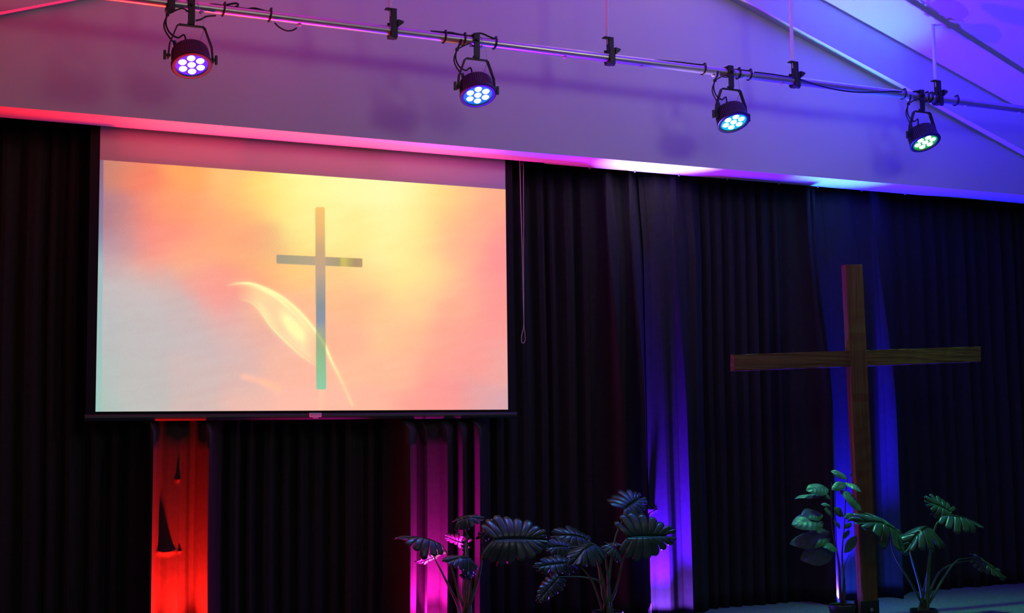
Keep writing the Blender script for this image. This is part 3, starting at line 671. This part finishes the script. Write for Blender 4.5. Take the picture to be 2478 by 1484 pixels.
# each leaf: base px, tip px, depth offsets, facing, half width, shape, stem px from leaf down to the pot
P1 = [
    (c5(440, 575), c5(95, 440), .10, .16, (.15, -.35, 1), .36, dict(arch=.05, droop=.42, fold=.55), [c5(500, 660), c5(560, 850), c5(600, 1000)]),
    (c5(462, 640), c5(225, 765), .32, .38, (.25, -.75, -.60), .30, dict(arch=.08, droop=.12, fold=.15), [c5(400, 680), c5(470, 830), c5(590, 1080)]),
    (c5(655, 580), c5(474, 525), .34, .40, (.0, -.72, -.70), .44, dict(arch=.05, droop=.10, fold=.10), [c5(652, 640), c5(640, 800), c5(635, 1000)]),
    (c5(655, 560), c5(700, 745), .22, .27, (.8, -.6, .4), .30, dict(arch=.05, droop=.3, fold=.4), [c5(650, 640), c5(650, 800), c5(645, 1000)]),
    (c5(690, 700), c5(500, 665), -.10, -.16, (.1, -.55, .85), .44, dict(arch=.06, droop=.5, fold=.35), [c5(680, 790), c5(670, 900), c5(660, 1020)]),
    (c5(585, 400), c5(820, 345), .05, .0, (.0, -.65, .8), .36, dict(arch=.12, droop=.40, fold=.45), [c5(640, 430), c5(662, 560), c5(665, 850)]),
    (c5(770, 540), c5(940, 318), .0, -.02, (-.55, -.75, .3), .22, dict(arch=.03, droop=.15, fold=.3), [c5(790, 600), c5(765, 780), c5(690, 1040)]),
    (c5(880, 548), c5(1330, 530), -.12, -.20, (.0, -.96, .35), .47, dict(arch=.03, droop=.16, fold=.12, gap=.10, lobes=9), [c5(800, 640), c5(760, 830), c5(690, 1060)]),
    (c5(700, 760), c5(640, 850), -.02, -.10, (.2, -.9, .5), .42, dict(arch=.05, droop=.3, fold=.3), [c5(700, 830), c5(690, 960)]),
]
P2 = [
    (c5(1920, 302), c5(2075, 185), .10, .16, (-.15, -.85, .45), .62, dict(arch=.02, droop=.2, fold=.05), [c5(1900, 400), c5(1840, 560), c5(1790, 950)]),
    (c5(1945, 528), c5(2345, 508), -.05, -.10, (.05, -.97, .2), .48, dict(arch=.02, droop=.12, fold=.05, gap=.22, lobes=8), [c5(1935, 640), c5(1900, 740), c5(1840, 980)]),
    (c5(1640, 555), c5(1330, 470), .12, .10, (.0, -.75, .7), .36, dict(arch=.08, droop=.25, fold=.25), [c5(1670, 620), c5(1710, 760), c5(1745, 960)]),
    (c5(1480, 610), c5(1285, 590), .05, .0, (.1, -.85, .5), .40, dict(arch=.05, droop=.3, fold=.2), [c5(1560, 612), c5(1690, 700), c5(1740, 930)]),
    (c5(1500, 735), c5(1165, 748), -.05, -.12, (.0, -.75, .65), .24, dict(arch=.03, droop=.15, fold=.15, gap=.28, lobes=8), [c5(1570, 770), c5(1660, 880), c5(1725, 1050)]),
    (c5(1395, 850), c5(1215, 1050), .02, -.04, (-.35, -.85, .3), .30, dict(arch=.02, droop=.2, fold=.2, lobes=8), [c5(1480, 846), c5(1600, 852), c5(1725, 890), c5(1750, 1010)]),
    (c5(1690, 590), c5(1490, 680), -.12, -.22, (.05, -.5, .9), .42, dict(arch=.15, droop=.5, fold=.5), [c5(1700, 690), c5(1740, 830), c5(1770, 1000)]),
    (c5(1790, 590), c5(1935, 720), -.06, -.10, (.2, -.6, .8), .40, dict(arch=.15, droop=.45, fold=.45), [c5(1770, 700), c5(1785, 850), c5(1790, 1000)]),
    (c5(1790, 585), c5(1895, 570), .0, -.08, (.0, -.5, .9), .36, dict(arch=.12, droop=.4, fold=.4), [c5(1775, 700), c5(1790, 850)]),
]
P4 = [
    (c6(1890, 470), c6(1685, 350), .0, .02, (-.25, -.75, .6), .50, dict(arch=.02, droop=.2, fold=.1, gap=.4), [c6(1800, 520), c6(1740, 640), c6(1710, 900)]),
    (c6(1815, 490), c6(2205, 545), .0, -.08, (.05, -.45, .9), .32, dict(arch=.06, droop=.22, fold=.55, lobes=7), [c6(1790, 530), c6(1735, 680), c6(1700, 950)]),
    (c6(1735, 645), c6(1495, 700), -.08, -.16, (-.05, -.45, .9), .40, dict(arch=.28, droop=.5, fold=.6, gap=.3), [c6(1725, 740), c6(1700, 900), c6(1690, 1100)]),
    (c6(2085, 835), c6(2390, 1020), -.02, -.10, (.1, -.7, .7), .24, dict(arch=.03, droop=.15, fold=.3, lobes=8, gap=.35), [c6(2000, 845), c6(1930, 865), c6(1840, 980), c6(1740, 1150)]),
    (c6(2100, 880), c6(2300, 960), .02, -.02, (.1, -.8, .55), .22, dict(arch=.03, droop=.15, fold=.3, lobes=7), [c6(2030, 866), c6(1920, 885), c6(1790, 960), c6(1710, 1130)]),
    (c6(1480, 660), c6(1095, 470), -.06, -.18, (.1, -.70, .70), .30, dict(arch=.10, droop=.2, fold=.4, lobes=7), [c6(1400, 690), c6(1430, 830), c6(1550, 1030), c6(1640, 1190)]),
    (c6(1540, 690), c6(1400, 690), .0, .05, (-.1, -.7, .7), .42, dict(arch=.1, droop=.5, fold=.4), [c6(1555, 790), c6(1600, 960), c6(1650, 1150)]),
    (c6(1545, 780), c6(1400, 560), .10, .10, (-.2, -.9, .3), .26, dict(arch=.05, droop=.2, fold=.3), [c6(1560, 850), c6(1610, 1000), c6(1655, 1170)]),
]
plant('monstera_plant', 'potted split-leaf plant under the screen with pink-lit leaves', 'split-leaf plants on the stage', 6.40, (1127, 1490), .610, .085, P1, 'm')
plant('monstera_plant', 'potted split-leaf plant in front of the violet-lit curtain edge', 'split-leaf plants on the stage', 6.40, (1470, 1490), .603, .085, P2, 'm')
plant('monstera_plant', 'green-lit split-leaf plant on the stage to the right of the wooden cross', 'split-leaf plants on the stage', 6.12, (2236, 1490), W(2236, 1474, 6.12).z, .080, P4, 'm')
# broad-leaved small tree left of the cross
Y3 = 6.14; c = W(2038, 1480, Y3); rim = W(2038, 1463, Y3).z; c.z = Z_STAGE
t3 = thing('fiddle_leaf_plant', c, 'potted broad-leaved plant with round leaves standing left of the wooden cross', 'plant')
pot_at(t3, c, rim, rim - Z_STAGE, .076)
def stemline(pl, r_, name='trunk'):
    ps = [W(*c6(a, b), Y3 + d) for a, b, d in pl]
    f_ = catmull([Vector((c.x + (ps[-1].x - c.x) * .6, c.y, rim - .02))] + ps[::-1], 8); n_ = len(f_)
    return child(MB().tube(f_, [r_ * (1.2 - .8 * k / n_) for k in range(n_)], 10).build(name, M_trunk), t3)
tA = stemline([(915, 225, 0), (912, 330, 0), (918, 560, 0), (945, 730, 0), (972, 880, 0), (985, 1100, 0)], .0065)
tB = stemline([(1045, 190, .04), (1030, 330, .04), (1020, 560, .04), (1005, 720, .03), (1000, 850, .02), (1015, 1000, 0), (1020, 1120, 0)], .0060)
tC = stemline([(1060, 810, -.04), (1020, 905, -.03), (1012, 1000, -.02)], .0040)
L3 = [  # base, tip, depth offset base/tip, facing, half width, trunk
    ((890, 285), (728, 275), 0, -.05, (.1, -.75, .7), .36, tA), ((1040, 198), (918, 128), .04, .06, (.0, -.8, .5), .36, tB), ((1062, 185), (1092, 142), .04, .03, (.3, -.9, .2), .28, tB),
    ((1020, 228), (1160, 288), .02, -.06, (.1, -.75, .7), .40, tB), ((1030, 235), (932, 275), .0, -.05, (-.1, -.85, .5), .30, tB), ((985, 292), (1172, 440), -.02, -.08, (.35, -.85, .4), .46, tB),
    ((900, 345), (630, 325), .03, .0, (.0, -.5, .9), .14, tA), ((905, 360), (840, 305), .02, 0, (-.1, -.8, .6), .35, tA), ((840, 490), (690, 480), -.02, -.06, (.1, -.7, .7), .42, tA),
    ((850, 555), (622, 545), -.04, -.10, (.0, -.7, .7), .36, tA), ((900, 630), (750, 630), .0, -.03, (.1, -.8, .6), .32, tA), ((910, 690), (605, 700), -.03, -.10, (.0, -.75, .6), .24, tA),
    ((930, 790), (690, 835), -.03, -.10, (.0, -.85, .5), .34, tA), ((1020, 800), (1125, 668), -.06, -.10, (.2, -.9, .35), .40, tB), ((925, 500), (870, 440), -.03, -.06, (.0, -.8, .5), .40, tA),
    ((930, 530), (990, 600), -.03, -.06, (.1, -.85, .4), .34, tA), ((1015, 500), (945, 440), .02, .0, (-.1, -.9, .3), .44, tB), ((1022, 520), (1090, 480), .02, .02, (.1, -.8, .5), .40, tB),
    ((1015, 600), (1080, 560), .02, .0, (.1, -.85, .4), .42, tB), ((960, 760), (860, 735), -.05, -.10, (.0, -.7, .7), .40, tA), ((1008, 690), (1060, 620), .0, -.04, (.1, -.9, .3), .42, tB), ((905, 420), (830, 400), .03, .05, (-.1, -.8, .5), .34, tA),
]
for q, (b_, t_, db, dt, nh, wd, tk) in enumerate(L3):
    B = W(*c6(*b_), Y3 + db); T_ = W(*c6(*t_), Y3 + dt)
    o = oval_blade(B, T_, nh, wd, seed=q, arch=.05, droop=.12).build('leaf', M_rubl, tk)

# ------------------------------------------------------------------ floor uplights
UPL = [  # px, spill colour & W, core colour & W, near glow colour & W, label
    (440, (1, .010, .006), 430, (1, .14, .12), 130, (1, .008, .006), 26, 'black floor uplight under the screen throwing red light'),
    (1046, (1, .008, .62), 250, (1, .22, .40), 110, (1, .008, .60), 16, 'black floor uplight under the screen throwing magenta light'),
    (1590, (.065, .003, 1), 1350, (1, .85, .5), 850, (.20, .05, 1), 40, 'black floor uplight throwing violet light at the curtain edge'),
    (2030, (.014, .004, 1), 2700, (.12, .85, .4), 420, (.02, .05, 1), 55, 'black floor uplight hidden behind the broad-leaved plant throwing blue light'),
]
for px, c1_, w1, c2_, w2, c3_, w3, lab in UPL:
    x = XP(px, YL, 1450)
    t = thing('floor_uplight', (x, YL, Z_STAGE), lab, 'uplight', 'floor uplights along the curtain')
    ub = MB().lathe([(.044, .002), (.050, .004), (.052, .022), (.048, .026), (.044, .026), (.043, .021)], Matrix(), 32, lambda k, z: 1.0 if (k % 2 or z > .021 or z < .006) else .96)
    ub.build('housing', M_blk, t)
    MB().lathe([(.0, .0215), (.043, .0215)], Matrix(), 24).build('lens', glow_mat('uplight_glow', tuple(min(1, a + .05) for a in c1_), 1.5), t)
    for nm, cc_, w_, ang, bl_, tilt, dy in (('spill', c1_, w1, 94, 1.0, -3.0, 0), ('core', c2_, w2, 20, 1.0, 4.2, -.04), ('near_glow', c3_, w3, 177, .08, 0, 0)):
        l = bpy.data.lights.new('uplight_' + nm, 'SPOT'); l.color = cc_; l.energy = w_; l.spot_size = math.radians(ang); l.spot_blend = bl_; l.shadow_soft_size = .022
        o = bpy.data.objects.new('uplight_' + nm, l); COL.objects.link(o); o.location = (x, YL + dy, Z_STAGE + .036)
        o.rotation_euler = (PI + math.radians(tilt), 0, 0)

# ------------------------------------------------------------------ dim house light, added fill and ambient
h = bpy.data.lights.new('house_spot', 'SPOT'); h.energy = 48; h.color = (1, .97, .90); h.shadow_soft_size = .30; h.spot_size = math.radians(54); h.spot_blend = 1.0
ho = bpy.data.objects.new('house_spot', h); COL.objects.link(ho); ho.location = (4.9, 2.6, 4.05)
ho.rotation_euler = (Vector((3.2, 6.6, 3.0)) - ho.location).to_track_quat('-Z', 'Y').to_euler(); ho.scale = (2.3, 1, 1)
h = bpy.data.lights.new('hall_fill', 'AREA'); h.energy = 11; h.color = (1, .97, .90); h.size = 1.0  # added soft fill lifting the neutral grey, not a fitting of the hall
ho = bpy.data.objects.new('hall_fill', h); COL.objects.link(ho); ho.location = (2.6, .6, 4.0)
ho.rotation_euler = (Vector((3.0, 6.5, 2.0)) - ho.location).to_track_quat('-Z', 'Y').to_euler()
w = bpy.data.worlds.new('hall_ambient'); S.world = w; w.use_nodes = True
w.node_tree.nodes['Background'].inputs[0].default_value = (.75, .80, .80, 1); w.node_tree.nodes['Background'].inputs[1].default_value = .035

# ------------------------------------------------------------------ camera
cam = bpy.data.cameras.new('camera'); cam.sensor_width = 36; cam.lens = 36 * F / 2478; cam.clip_end = 100; cam.clip_start = .05
co = bpy.data.objects.new('camera', cam); COL.objects.link(co)
right, down, fwd = RM[:, 0], RM[:, 1], RM[:, 2]
mw = Matrix(((right[0], -down[0], -fwd[0], CAM[0]), (right[1], -down[1], -fwd[1], CAM[1]), (right[2], -down[2], -fwd[2], CAM[2]), (0, 0, 0, 1)))
co.matrix_world = mw
S.camera = co
vs_ = S.view_settings; S.display_settings.display_device = 'sRGB'
vs_.view_transform = 'Standard'; vs_.look = 'None'; vs_.gamma = 1; vs_.use_curve_mapping = False; vs_.exposure = 0.0
try:
    S.cycles.use_denoising = True; S.cycles.max_bounces = 8; S.cycles.diffuse_bounces = 5; S.cycles.sample_clamp_indirect = 6
except Exception: pass
